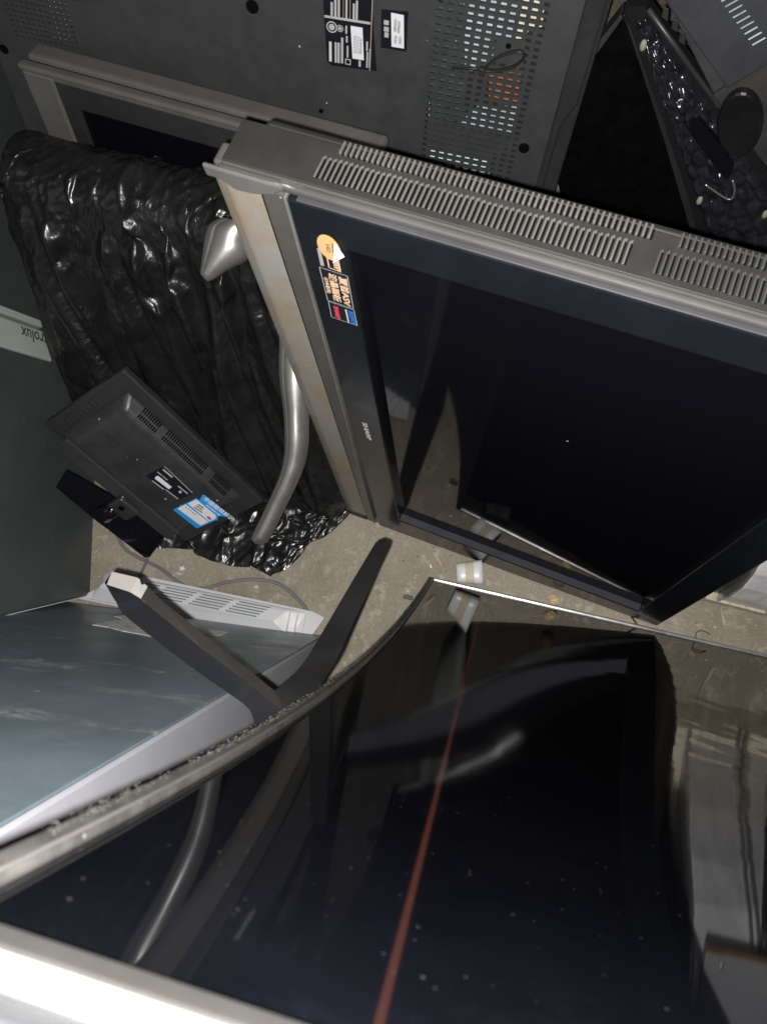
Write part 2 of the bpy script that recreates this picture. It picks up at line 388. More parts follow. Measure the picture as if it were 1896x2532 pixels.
ov = MB(); q0 = on(zp(545, 770)); ov.add([(q0[0]+.012*math.cos(t), q0[1]+.019*math.sin(t), .0070) for t in [2*PI*k/24 for k in range(24)]], [tuple(range(24))]); obj('badge', ov, M['amber'], st, fix=False)
hl = MB(); hl.prism([on(zp(*q)) for q in ((370, 775), (420, 785), (475, 1030), (425, 1020))], .0068, .0071); obj('hologram', hl, M['chrome'], st)
pc = MB(); q = [on(zp(*w), .0069) for w in ((625, 680), (775, 885), (660, 880))]; pc.add([(*q[0], .008), (*q[1], .008), (*q[2], .015)], [(0, 1, 2)]); obj('peeled_corner', pc, M['paper'], st, fix=False)
dn, rt = (0, -1, 0), (1, 0, 0)
def fit_text(s, p, q, size, m, par, tr, c, **k):
    x, y = tr(p); x2, y2 = tr(q); d = V((x2-x, y2-y, 0)); L_ = d.length; d.normalize()
    return text(s, x, y, c, size, m, par, d, V((-d.y, d.x, 0)), fit=L_, **k)
def stx(s, p, q, size, m, **k): return fit_text(s, zp(*p), zp(*q), size, m, st, on, .0072, **k)
stx('FULL', (572, 700), (605, 850), .0058, M['inkd'], bold=.0001); stx('HD', (495, 705), (520, 820), .0058, M['inkd'])
stx('1080P', (565, 865), (630, 1085), .0095, M['tan'], shear=.15)
stx('夏普ASV', (690, 1180), (770, 1590), .0098, M['tan'], bold=.0003)
stx('液晶面板', (545, 1130), (630, 1530), .0092, M['tan'], bold=.0003)
stx('(日本原装)', (475, 1190), (525, 1410), .0052, M['tan'])
stx('SHARP', (610, 1600), (650, 1780), .0072, M['red'], bold=.0003); stx('AQUOS', (822, 1670), (875, 1860), .0078, M['blue'], bold=.0003)
mb = MB(); x, y = on(zp(785, 1660)); mb.box(x-.001, x+.001, y-.026, y, .0068, .007); obj('small_print', mb, M['ink'], st)
z9 = lambda x, y: (820+x*180/1656, 960+y*180/1656)
fit_text('SHARP', z9(690, 770), z9(810, 1160), .0105, M['inkw'], tv, lambda p: FS.loc(p, .0066), .0064, bold=.0002, name='logo')

# ------------------------------------------------------------------ curved television in the foreground
FC = tilted(-.139, .2177, .071, .214)
LL, WW, SAG = 1.45, .83, .053
def cp(a, b, c): return V((a, b, c+SAG*(1-(2*b/LL-1)**2)))
def sweep(mb, a0, a1, b0, b1, c0, c1, n=60):
    secs = []
    for i in range(n+1):
        b = b0+(b1-b0)*i/n; secs.append([cp(a0, b, c0), cp(a1, b, c0), cp(a1, b, c1), cp(a0, b, c1)])
    return mb.loft(secs)
ct = thing('curved_television', FC.M, 'curved black television in the foreground, stood on end, faint red line down its screen', 'television')
mb = MB(); rows = [[cp(.0100+(WW-.0225)*j/12, .006+(LL-.0165)*i/90, .0012) for j in range(13)] for i in range(91)]
mb.grid(rows); scr = obj('screen', mb, M['screenC'], ct, fix=False, smooth=True)
uv = scr.data.uv_layers.new(name='grain')
for lp in scr.data.loops:
    v_ = scr.data.vertices[lp.vertex_index].co; uv.data[lp.index].uv = (v_.x, v_.y)
for (x0, x1) in ((0, .0110), (WW-.0135, WW)):
    mb = MB(); sweep(mb, x0, x1, .0, LL, -.0030, .022); obj('bezel', mb, M['frameC'], ct, bevel=.0025, smooth=False)
mb = MB(); sweep(mb, .0088, .0108, .004, LL-.004, -.0040, -.0028); obj('inner_trim', mb, plain('trim_bronze', (.052, .05, .046), .45, dust=.1, dcol=(.12, .11, .1)), ct, bevel=.0008)
mb = MB(); sweep(mb, .0111, WW-.0136, -.001, .007, -.0035, .02, 2); obj('end_trim', mb, M['steel'], ct, bevel=.002)
mb = MB(); sweep(mb, .0111, WW-.0136, LL-.0100, LL+.0012, -.0035, .0, 2); obj('end_frame', mb, plain('end_frame_warm', (.0145, .014, .013), .6, spec=.2), ct, bevel=.002)
mb = MB(); sweep(mb, -.001, WW+.001, LL+.0015, LL+.0052, -.0040, .016, 2); obj('end_trim', mb, M['steel'], ct, bevel=.003)
mb = MB(); sweep(mb, -.001, WW+.001, LL+.0054, LL+.0105, .002, .03, 2); obj('end_cap', mb, plain('end_gap', (.004, .0042, .006), .4), ct, bevel=.002)
mb = MB(); sweep(mb, -.001, WW+.001, LL+.0107, LL+.021, .0, .03, 2); obj('end_cap', mb, plain('end_grey', (.012, .0125, .014), .5), ct, bevel=.002)
mb = MB(); sweep(mb, .003, WW-.003, .003, LL-.003, .0221, .05); obj('back_cover', mb, M['cover'], ct, bevel=.004)
# dust crumbs sitting along the edge of the frame
mb = MB()
for i in range(1700):
    b = .12+1.26*random.random()**.8; r = random.uniform(.00012, .00062)*max(.35, 1.25-b*.65)
    if noise.noise(V((b*16, 3, 8))) < -.12 and i % 3: continue
    p = cp(random.uniform(-.0005, .005), b, -.0032)
    mb.ball(p, r, r*random.uniform(.8, 2.5), r*.7, 5)
tag(obj('edge_dust', mb, plain('dust_crumb', (.085, .078, .066), .9), ct), kind='stuff')
# stand: two splayed legs
def px(s): return (180+s[0]*680/1656, 1380+s[1]*460/1120)
def leg(stations, m1, name='leg'):
    mb = MB(); secs = []
    f = [spline([V((*st_[k], st_[3]*1000)) for st_ in stations], 5) for k in range(3)]
    stations = [((a_.x, a_.y), (b_.x, b_.y), (c_.x, c_.y), a_.z/1000) for a_, b_, c_ in zip(*f)]
    for (u, r, l, d) in stations:
        secs.append([FC.inv(at(u, d+.018)), FC.inv(at(r, d)), FC.inv(at(l, d+.006)), FC.inv(at(l, d+.04)), FC.inv(at(u, d+.045))])
    mb.loft(secs); return mb
stn = thing('x', FC.M, '', '') if False else None
st1 = [(px((235, 82)), px((205, 160)), px((192, 150)), .745), (px((390, 118)), px((345, 205)), px((215, 190)), .735), (px((450, 172)), px((410, 245)), px((260, 265)), .73), (px((520, 240)), px((480, 310)), px((330, 360)), .728),
       (px((860, 520)), px((800, 565)), px((690, 640)), .70), (px((1080, 690)), px((1010, 720)), px((930, 810)), .68), (px((1215, 800)), px((1160, 840)), px((1060, 910)), .66), (px((1300, 885)), px((1270, 925)), px((1100, 1020)), .65), (px((1380, 960)), px((1360, 1000)), px((1150, 1100)), .64)]
mb = leg(st1, None)
lo = obj('leg', mb, M['legnavy'], ct, bevel=.003, seg=3, smooth=True); lo.data.set_sharp_from_angle(angle=math.radians(35))
def plate(sts, i0, off=.0008):
    mb = MB(); rows = []
    for (u, r, l, d) in sts: rows.append([FC.inv(at(u, d+.018-off*1.2)), FC.inv(at(r, d-off))])
    mb.grid(rows); return mb
obj('top_face', plate(st1[2:], 0), M['legbrown'], lo, fix=False)
tm = MB(); u, r, l, d = st1[0]
rows = []
for (u, r, l, d) in st1[:3]: rows.append([FC.inv(at(u, d+.018-.001)), FC.inv(at(r, d-.001))])
tm.grid(rows); obj('tip', tm, M['chrome'], lo, fix=False)
st2 = [((946, 1334), (962, 1340), (930, 1340), .93), ((958, 1352), (960, 1360), (922, 1352), .92), ((918, 1452), (914, 1455), (868, 1442), .865), ((868, 1566), (862, 1566), (790, 1575), .80), ((838, 1632), (832, 1632), (760, 1625), .76),
       ((800, 1692), (794, 1692), (722, 1672), .71), ((770, 1740), (764, 1742), (680, 1708), .68), ((740, 1800), (734, 1800), (650, 1745), .66)]
l2 = obj('leg', leg(st2, None), M['legdark'], ct, bevel=.0025, seg=3, smooth=True); l2.data.set_sharp_from_angle(angle=math.radians(35))

# ------------------------------------------------------------------ two refrigerators on the left
FB = tilted(-.849, -.060, .179, .2)
fb = thing('refrigerator', FB.M, 'blue grey steel refrigerator panel with pale grey side and scuffs, leaning at lower left', 'refrigerator')
mb = MB(); mb.box(-.05, .546, 0, 1.5, .004, .5); obj('cabinet', mb, M['sidegrey'], fb, bevel=.004)
mb = MB(); mb.box(-.05, .5445, .002, 1.498, 0, .0038); obj('side_panel', mb, M['bluegrey'], fb, bevel=.0015)
def flip(fr): return fr
def patch(parent, fr, pts, c0, c1, m, name='paper_remnant'):
    mb = MB(); mb.prism([fr.loc(p, (c0+c1)/2) for p in pts], c0, c1); return obj(name, mb, m, parent)
rem = plain('torn_paper', (.72, .72, .68), .8, var=.3, vs=60)
patch(fb, FB, [px(q) for q in ((118, 402), (190, 385), (300, 366), (345, 372), (500, 458), (500, 476), (300, 440), (215, 418))], -.0012, -.0003, rem)
patch(fb, FB, [px(q) for q in ((250, 352), (335, 340), (347, 352), (340, 372), (300, 366))], -.0012, -.0003, rem)
patch(fb, FB, [px(q) for q in ((745, 425), (830, 432), (935, 447), (900, 462), (840, 475), (780, 455))], -.0012, -.0003, rem)

gup = V((.0213, -.2617, .9649)); gG = V((-.8330, -.0373, 0)); ge = V((-.3648, .8966, .2512))
FG = Fr(gG, ge, gup)
fg = thing('refrigerator', FG.M, 'dark green grey refrigerator door with a pale handle strip and upside-down lettering at left edge', 'refrigerator')
mb = MB(); mb.box(0, 1.3, -.3, 1.5, -.55, 0); obj('cabinet', mb, M['darkgreen'], fg, bevel=.004)
mb = MB(); mb.box(-.0016, -.0003, -.01, 1.5, -.012, -.001); obj('edge_gasket', mb, M['white'], fg)
b_end = FG.loc((104, 893))[1]
mb = MB(); mb.prism([(.497, .075), (.556, .10), (.556, 1.2), (.497, 1.2)], .0005, .012); hs_ = obj('handle_strip', mb, M['strip'], fg, bevel=.004)
mb = MB(); mb.prism([(.5625, .10), (.577, .105), (.577, 1.2), (.5625, 1.2)], .0005, .012); obj('handle_strip', mb, M['strip'], fg, bevel=.002)
mb = MB(); mb.box(.5562, .5623, .1, 1.2, .0004, .004); obj('strip_gap', mb, M['gap'], fg)
text('Electrolux', .549, .175, .0124, .034, M['inkd'], hs_, (0, 1, 0), (-1, 0, 0), name='lettering', align='RIGHT', bold=.0004)

# ------------------------------------------------------------------ big television seen from behind (top)
upK = V((.064, .2834, .9568)).normalized(); eK = V((math.cos(.1), math.sin(.1), 0)); eK = (eK-upK*eK.dot(upK)).normalized()
FK = Fr((0, .92, .6), eK, upK)
bk = thing('television', Matrix.Translation((0, .74, 0)) @ FK.M.to_3x3().to_4x4(), 'large black television seen from behind with vent grid and white barcode labels', 'television')
PK = bk.matrix_world.inverted() @ FK.M
def kobj(name, mb, m, par=None, **kw):
    return obj(name, mb, m, par or bk, M=None if par else PK, **kw)
kl = lambda x, y, c=0.: FK.loc((x, y), c)
kL = kl(40, 250)[0]; kR = kl(1375, 270)[0]; kR2 = kl(1405, 270)[0]; kB, kT = -.60, .45
g0, g1 = kl(1056, 200)[0], kl(1345, 100)[0]; h0, h1 = kl(1170, 455)[1], .40
p0, p1 = kl(5, 0)[0], kl(175, 40)[0]; q0, q1 = kl(90, 102)[1], .40
mb = MB()
mb.box(kL, p0, kB, kT, -.05, 0).box(p0, p1, kB, q0, -.05, 0).box(p0, p1, q1, kT, -.05, 0).box(p1, g0, kB, kT, -.05, 0)
mb.box(g0, g1, kB, h0, -.05, 0).box(g0, g1, h1, kT, -.05, 0).box(g1, kR, kB, kT, -.05, 0)
kobj('back_cover', mb, M['cover'])
mb = MB(); s = kl(1405, 270)[1]
mb.prism([(kR, kB), (kR+.012, kB), (kR+.014, s-.04), (kR2+.012, s), (kR2+.012, kT), (kR, kT)], -.045, -.012)
kobj('side_flange', mb, M['black'], bevel=.004)
mb = MB(); mb.box(kL-.02, kR2+.02, kB, kT, -.075, -.0505); kobj('front_bezel', mb, M['black'], bevel=.004)
def grid(a0, a1, b0, b1, da, db, wa, wb, name):
    mb = MB(); n = int((a1-a0)/da); 
    for i in range(n+1):
        a = a0+(a1-a0)*i/n; mb.box(a-wa/2, a+wa/2, b0, b1, -.0045, -.0015)
    n = int((b1-b0)/db)
    for i in range(n+1):
        b = b0+(b1-b0)*i/n; mb.box(a0, a1, b-wb/2, b+wb/2, -.004, -.0002)
    return kobj(name, mb, M['cover'])
grid(g0, g1, h0, h1, .0137, .0104, .0068, .0052, 'vent_grid'); grid(p0, p1, q0, q1, .0095, .0085, .0056, .005, 'vent_grid')
def plateK(pts, c, m, name, th=.002):
    mb = MB(); mb.prism([kl(*p, c) for p in pts], c-th, c); return kobj(name, mb, m)
plateK([(1058, 40), (1150, -60), (1150, 300), (1062, 300)], -.014, M['pcb'], 'circuit_board')
plateK([(1146, -60), (1315, -60), (1300, 95), (1222, 95), (1218, 165), (1150, 165)], -.012, M['shield'], 'metal_shield')
plateK([(1285, -60), (1345, 20), (1340, 65), (1310, 70), (1290, 100), (1276, 100)], -.009, M['yellowish'], 'pale_plate')
plateK([(1210, 178), (1287, 190), (1278, 256), (1208, 248)], -.012, M['orange'], 'transformer', .01)
plateK([(1060, 252), (1095, 250), (1150, 290), (1180, 262), (1278, 262), (1268, 335), (1060, 292)], -.015, M['shield'], 'metal_shield')
plateK([(1055, 362), (1212, 396), (1208, 445), (1052, 412)], -.012, plain('chrome_strip', (.7, .8, .82), .4), 'metal_shield')
plateK([(1056, 297), (1320, 352), (1316, 372), (1268, 352), (1212, 394), (1055, 358)], -.0042, M['cover'], 'blank_plate', .001)
plateK([(1228, 95), (1300, 98), (1292, 168), (1216, 150)], .0006, M['cover'], 'screw_plate', .003)
plateK([(118, -20), (175, -20), (175, 100), (130, 100)], -.012, plain('pale_board', (.35, .4, .4), .5, var=.6, vs=60), 'circuit_board')
plateK([(0, -20), (118, -20), (130, 100), (0, 100)], -.012, plain('dim_board', (.06, .07, .07), .5, var=.6, vs=60), 'circuit_board')
mb = MB(); a = kl(205, 70)[0]; mb.box(a-.005, a+.005, -.02, kT, .0004, .003); kobj('rib', mb, M['greyplas'], bevel=.002)
plateK([(832, 200), (955, 218), (945, 320), (828, 300)], .0008, plain('recess_cover', (.04, .042, .044), .6), 'blank_plate', .001)
for p, r in (((624, 15), .010), ((1295, 365), .009), ((794, 273), .004), ((1257, 112), .004), ((10, 120), .008)):
    mb = MB(); q = kl(*p); mb.cyl(*q, r, .0002, .0012); kobj('screw_hole', mb, M['dark'])
# rating label
def kz(x, y): return (760+x*300/1656, y*200/1104)
mb = MB(); mb.prism([kl(*kz(*q), .001) for q in ((205, -200), (860, -200), (945, 965), (330, 885), (270, 830), (232, 300))], .0008, .0014); lab = kobj('rating_label', mb, M['label'])
lab.matrix_local = PK
def bars(par, lst, m, c, name='small_print'):
    mb = MB()
    for (x0, y0, x1, y1, w) in lst:
        p, q = kl(*kz(x0, y0), c), kl(*kz(x1, y1), c); m_ = (p[0]+q[0])/2; mb.box(m_-w/2, m_+w/2, min(p[1], q[1]), max(p[1], q[1]), c-.0002, c)
    o = obj(name, mb, m, par); return o
bars(lab, [(325, 20, 338, 210, .0036), (378, -150, 385, 225, .0036), (425, -150, 432, 225, .0032), (530, -100, 535, 255, .0028), (630, 40, 636, 265, .0032), (672, 0, 676, 265, .0032)], M['ink'], .0017)
bars(lab, [(300, 560, 326, 835, .0042)], M['inkw'], .0017); bars(lab, [(380, 570, 392, 850, .0036), (420, 575, 432, 855, .0036), (465, 505, 482, 860, .0036), (528, 345, 532, 455, .0028), (535, 485, 540, 575, .0028), (545, 620, 550, 780, .0028), (810, 560, 816, 690, .0026), (812, 700, 818, 920, .0026), (850, 660, 854, 920, .0026), (710, 820, 716, 905, .0036)], M['ink'], .0017)
bars(lab, [(486, -150, 492, 262, .0005), (577, -150, 588, 270, .0006), (855, -100, 882, 965, .0009)], M['tan'], .0017, 'rule_line')
mb = MB(); p, q = kl(*kz(232, 215), .0016), kl(*kz(860, 315), .0016); mb.prism([(p[0], p[1]+.002), (q[0], q[1]+.002), (q[0], q[1]-.0015), (p[0], p[1]-.0015)], .0015, .0018); obj('rule_line', mb, M['ink'], lab)
for (x, y, r) in ((333, 362, .0085), (445, 382, .0052)):
    p = kl(*kz(x, y), .0017); mb = MB(); n = 24
    ring = lambda rr: [(p[0]+rr*math.cos(2*PI*k/n), p[1]+rr*math.sin(2*PI*k/n), .0018) for k in range(n+1)]
    mb.grid([ring(r), ring(r*.78)]); mb.grid([ring(r*.55), ring(.0002)]); obj('emblem', mb, M['ink'], lab, fix=False)
p = kl(*kz(553, 838), .0017); mb = MB(); mb.box(p[0]-.0045, p[0]+.0045, p[1]-.0045, p[1]+.0045, .0015, .0018); o = obj('class_mark', mb, M['ink'], lab)
mb = MB(); mb.box(p[0]-.003, p[0]+.003, p[1]-.003, p[1]+.003, .0016, .0020); obj('class_mark', mb, M['label'], lab)
def slip(par, pts, bars_, name):
    mb = MB(); mb.prism([kl(*kz(*q), .002) for q in pts], .0018, .0024); o = obj(name, mb, M['paper'], par)
    bars(o, bars_, plain('faded_ink', (.42, .42, .46), .6, var=.3, vs=200), .0027, 'print'); return o
slip(lab, ((590, 345), (752, 372), (770, 815), (615, 790)), [(675, 490+i*22, 675, 502+i*22, .0115) for i in range(11)]+[(730, 520, 735, 730, .002)], 'barcode_slip')
mb = MB(); mb.prism([kl(*kz(*q), .001) for q in ((1010, 120), (1375, 150), (1350, 700), (1000, 640))], .0008, .0014); lb2 = kobj('small_label', mb, M['label'])
slip(lb2, ((1142, 165), (1315, 200), (1318, 655), (1148, 628)), [(1195, 250, 1200, 430, .004), (1245, 280, 1247, 450, .004), (1200, 480, 1203, 590, .004), (1262, 490, 1264, 600, .004)], 'paper_slip')
bars(lb2, [(1075, 270, 1078, 335, .0075), (1075, 360, 1078, 425, .0075), (1078, 435, 1080, 505, .0065)], M['ink'], .0017)
# cable tie looped through the grid
z5 = lambda x, y: (1040+x*.2657, y*.2657)
tie = thing('cable_tie', FK.M @ Matrix.Translation((*kl(1190, 165), 0)), 'black plastic cable tie looped through the vent grid of the television back', 'cable tie')
oa, ob = kl(1190, 165)
def tp_(x, y, c): q = kl(*z5(x, y), c); return V((q[0]-oa, q[1]-ob, c))
loop = spline([tp_(590, 640, .012), tp_(700, 540, .02), tp_(850, 480, .028), tp_(940, 480, .03), tp_(955, 540, .025), tp_(850, 620, .018), tp_(700, 655, .012), tp_(590, 650, .010)], 6)
mb = MB(); mb.tube(loop, .0022, 6, 1.8); obj('strap', mb, M['black'], tie, smooth=True)
mb = MB(); mb.tube([tp_(560, 640, .012), tp_(480, 640, .012), tp_(290, 625, .014)], .0022, 6, .6); obj('tail', mb, M['black'], tie, smooth=True)
mb = MB(); q = tp_(575, 650, .012); mb.box(q.x-.005, q.x+.005, q.y-.006, q.y+.004, .007, .016); obj('lock_head', mb, M['black'], tie, bevel=.001)

# ------------------------------------------------------------------ silver framed television behind the bag
upT = V((.03, .26, .965)).normalized(); eT = V((1, -.042, 0)); eT = (eT-upT*eT.dot(upT)).normalized()
FT = Fr(onz((43, 150), .62), eT, upT)
OT = FT.O-FT.e2*.6
FTb = Fr(OT, eT, upT)
tt = thing('television', FTb.M, 'silver framed flat television leaning behind the black bag, only its top edge showing', 'television')
wT = FTb.inv(FT.O+eT*.63).x; hT = .6
mb = MB()
prof = [(-.002, .004), (.006, .012), (.012, .013), (.016, .008)]
mb.box(0, wT, hT-.012, hT, -.012, .006); obj('frame', mb, M['silver_t'], tt, bevel=.005, seg=3)
mb = MB(); mb.box(.004, wT-.004, hT-.02, hT-.007, -.02, -.012); obj('groove', mb, M['black'], tt)
mb = MB(); mb.box(.0, wT, hT-.02, hT+.001, -.06, -.02); obj('back_shell', mb, M['silver_t'], tt, bevel=.008, seg=3)
mb = MB(); mb.box(.002, .06, .0, hT-.0125, -.015, .003); obj('frame', mb, M['silver_t'], tt, bevel=.004)
mb = MB(); mb.box(wT-.06, wT-.002, .0, hT-.0125, -.015, .003); obj('frame', mb, M['silver_t'], tt, bevel=.004)
mb = MB(); mb.box(.062, wT-.062, hT-.018, hT-.0125, -.015, .002); obj('trim_line', mb, M['silver_hi'], tt, bevel=.001)
mb = MB(); mb.ring(.0605, wT-.0605, .05, hT-.0185, .09, wT-.09, .09, hT-.062, -.015, 0); obj('bezel', mb, M['black'], tt, bevel=.002)
mb = MB(); mb.box(.09, wT-.09, .09, hT-.062, -.014, -.008); obj('screen', mb, M['screenS'], tt)
mb = MB(); mb.box(.03, wT-.03, .03, hT-.02, -.06, -.0155); obj('back_housing', mb, M['black'], tt, bevel=.006)

# ------------------------------------------------------------------ black plastic bag
def drape():
    """let a thin film fall over a leaning slab and a patch of floor, keep the settled shape"""
    tmp = []
    def col(name, mb, M_=None):
        o = obj(name, mb, None); tmp.append(o)
        if M_ is not None: o.matrix_world = M_
        o.modifiers.new('c', 'COLLISION'); o.collision.thickness_outer = .006; o.collision.cloth_friction = 12.; return o
    prof = [(.285, .0), (.574, .500), (.588, .523), (.612, .536), (.655, .540), (.678, .525), (.60, .0)]
    col('slab', MB().loft([[(-.995+(.0 if z > .1 else .03), y, z) for y, z in prof], [(-.37+.12*min(1, z/.4), y, z) for y, z in prof]]))
    col('floor_patch', MB().box(-1.3, .2, -.3, 1.2, -.05, .0))
    path = spline([V((0, -.10, .016)), V((0, .10, .016)), V((0, .19, .018)), V((0, .255, .03)), V((0, .30, .085)), V((0, .40, .26)), V((0, .49, .415)), V((0, .558, .533)), V((0, .60, .562)), V((0, .66, .566)), V((0, .695, .53)), V((0, .69, .43))], 12)
    cum = [0.]
    for p, q in zip(path, path[1:]): cum.append(cum[-1]+(q-p).length)
    def pos(d):
        d = max(0, min(d, cum[-1]-1e-6))
        k = max(i for i in range(len(path)-1) if cum[i] <= d); t = (d-cum[k])/(cum[k+1]-cum[k]); p = path[k].lerp(path[k+1], t)
        T = (path[k+1]-path[k]).normalized(); return p, V((0, -T.z, T.y))
    NX, NY = 150, 150; vs = []
    for i in range(NY+1):
        t = 1-i/NY      # 1 top, 0 hem
        for j in range(NX+1):
            u = j/NX; x = -1.035+.83*u
            hem = .25+.02*noise.noise(V((u*5, 0, 7)))+.10*max(0, (u-.79)/.07)+.22*min(1, max(0, (.46-u)/.10))
            p, nn = pos(hem+(cum[-1]-hem)*t)
            sk = u*1.0+.34*t
            w = .021*math.sin(2*PI*(sk*5.4+.5*noise.noise(V((u*3, t*2, 1)))))+.014*math.sin(2*PI*(sk*12.1+.7*noise.noise(V((u*5, t*3, 4)))))+.02*noise.noise(V((u*6+t*2, t*3, 9)))
            gx = .10*(1-t)**.5*max(0, u-.80)
            q = V((x-gx, p.y, p.z))+nn*(.012+abs(w)*(1.25 if t > .22 else .5+.75*t/.22)) if t < .97 else V((x, p.y, p.z))+nn*.012
            q.z = max(q.z, .008)
            vs.append(q)
    n = NX+1
    fs = [(i*n+j, i*n+j+1, (i+1)*n+j+1, (i+1)*n+j) for i in range(NY) for j in range(NX)]
    me = bpy.data.meshes.new('plastic_bag'); me.from_pydata([tuple(v) for v in vs], [], fs)
    o = bpy.data.objects.new('tmp_cloth', me); COL.objects.link(o); tmp.append(o)
    vg = o.vertex_groups.new(name='pin')
    vg.add([j for j in range(n)]+[n+j for j in range(n)], 1., 'REPLACE')
    m = o.modifiers.new('cloth', 'CLOTH'); st = m.settings
    st.quality = 7; st.mass = .12; st.tension_stiffness = 22; st.compression_stiffness = 12; st.shear_stiffness = 8; st.bending_stiffness = .3
    st.air_damping = 2.; st.vertex_group_mass = 'pin'; st.shrink_min = -.05; st.pin_stiffness = 1.
    m.collision_settings.use_collision = True; m.collision_settings.distance_min = .004; m.collision_settings.use_self_collision = False
    m.point_cache.frame_start = 1; m.point_cache.frame_end = 60
    S.frame_start, S.frame_end = 1, 60
    for f in range(1, 46): S.frame_set(f)
    dg = bpy.context.evaluated_depsgraph_get()
    res = bpy.data.meshes.new_from_object(o.evaluated_get(dg)); res.name = 'plastic_bag'
    for x in tmp: bpy.data.objects.remove(x)
    S.frame_set(1)
    return res
bme = drape(); bme.materials.clear()
bag = link('plastic_bag', bme, M['bag'], smooth=True)
sb = bag.modifiers.new('subdivision', 'SUBSURF'); sb.levels = 1; sb.render_levels = 1
tag(bag, 'crumpled shiny black plastic bag wrapped round a slab, draped down to the concrete floor', 'plastic bag')

# silver stand lying on the bag
FL = Fr((-.6, .56, .61), (1, 0, 0), (0, .507, .862))   # plane of the bag's face
sv = thing('television_stand', FL.M @ Matrix.Translation((*FL.loc((640, 1345), .05), .05)), 'silver curved two-legged television stand lying on the black bag, half hidden behind the silver television', 'stand')
svi = sv.matrix_world.inverted()
def svp(p, d): return svi @ at(p, d)
def blade(sts, name):
    mb = MB(); secs = []
    for (l, r, c, th) in sts:
        L0, R0 = svp(l, c), svp(r, c); up = (svi @ CAM-L0).normalized(); T = min(th, .5*(R0-L0).length)*1.0
        secs.append([L0-up*T]+[L0.lerp(R0, x)+up*T*h for x, h in ((0, -.2), (.03, .12), (.10, .34), (.125, .26), (.15, .42), (.22, .66), (.32, .8), (.5, .78), (.7, .5), (.86, .05), (.96, -.5))]+[R0-up*T])
    secs = [list(q) for q in zip(*[spline(list(l_), 4) for l_ in zip(*secs)])]
    mb.loft(secs); o = obj(name, mb, M['standsilver'], sv, smooth=True); o.data.set_sharp_from_angle(angle=math.radians(50)); return o
z2 = lambda x, y: (380+x*.314, 1000+y*.314)
sts = [(z2(765, 1055), z2(800, 1100), 1.245, .006), (z2(775, 1035), z2(880, 1090), 1.243, .016), (z2(800, 980), z2(925, 1040), 1.24, .018), (z2(900, 770), z2(1030, 830), 1.225, .02), (z2(990, 560), z2(1120, 650), 1.21, .02), (z2(1025, 400), z2(1195, 470), 1.20, .02), (z2(1030, 250), z2(1225, 300), 1.19, .02), (z2(1020, 50), z2(1230, 100), 1.18, .02), ((690, 930), (770, 960), 1.165, .02), ((690, 820), (780, 840), 1.15, .02), ((685, 740), (780, 760), 1.135, .02)]
blade(sts, 'leg')
z1 = lambda x, y: (x*700/1656, 350+y*650/1538)
sts = [(z1(1180, 785), z1(1215, 818), .995, .008), (z1(1172, 760), z1(1260, 800), .992, .02), (z1(1180, 690), z1(1340, 750), .99, .024), (z1(1198, 560), z1(1470, 680), .985, .026), (z1(1225, 480), z1(1500, 560), .98, .026), (z1(1300, 440), z1(1560, 500), .975, .02)]
blade(sts, 'leg')

# ------------------------------------------------------------------ small television, face down on the bag
pm = (-1.2196, .329, -.1757); sM = .72
rM = Matrix(((.6279, .7393, .2433), (-.288, .511, -.8099), (-.7231, .4384, .5338)))
OM = CAM+(V(pm)-CAM)*sM
FM = Fr(OM, rM.col[0], rM.col[1])
mw, mh = .51*sM, .31*sM
mt = thing('small_television', FM.M, 'small black flat television lying face down, vented back up, with a torn blue energy sticker', 'television')
mb = MB(); mb.box(0, mw, 0, mh, -.018, 0); obj('front_bezel', mb, M['black'], mt, bevel=.004)
ml = lambda x, y, c=0.: FM.loc((x, y), c)
mz = lambda x, y: (x*.2899, 850+y*.2899)
mb = MB()
a0, a1, b0, b1 = .03, mw-.03, .012, mh-.022
mb.loft([[(a0, b0, .0002), (a1, b0, .0002), (a1, b1, .0002), (a0, b1, .0002)], [(a0+.02, b0+.006, .026), (a1-.02, b0+.006, .026), (a1-.02, b1-.022, .026), (a0+.02, b1-.022, .026)]])
obj('back_cover', mb, plain('small_tv_shell', (.03, .0305, .032), .45, var=.3, vs=20, dust=.08, film=.35, fcol=(.055, .055, .055), grain=.2, gs=600), mt, bevel=.008, seg=3)
c2 = .0265; pa0, pa1, pb0, pb1 = a0+.028, a1-.028, b0+.012, b1-.03
mb = MB(); n = 46
for i in range(n):
    a = .07+i*(mw-.135)/n
    if i in (9, 10, 11, 33, 34, 35, 36): continue
    mb.prism([(a, b1-.018), (a+.0026, b1-.018), (a+.0026, b1-.006), (a, b1-.006)], .0, .0005)
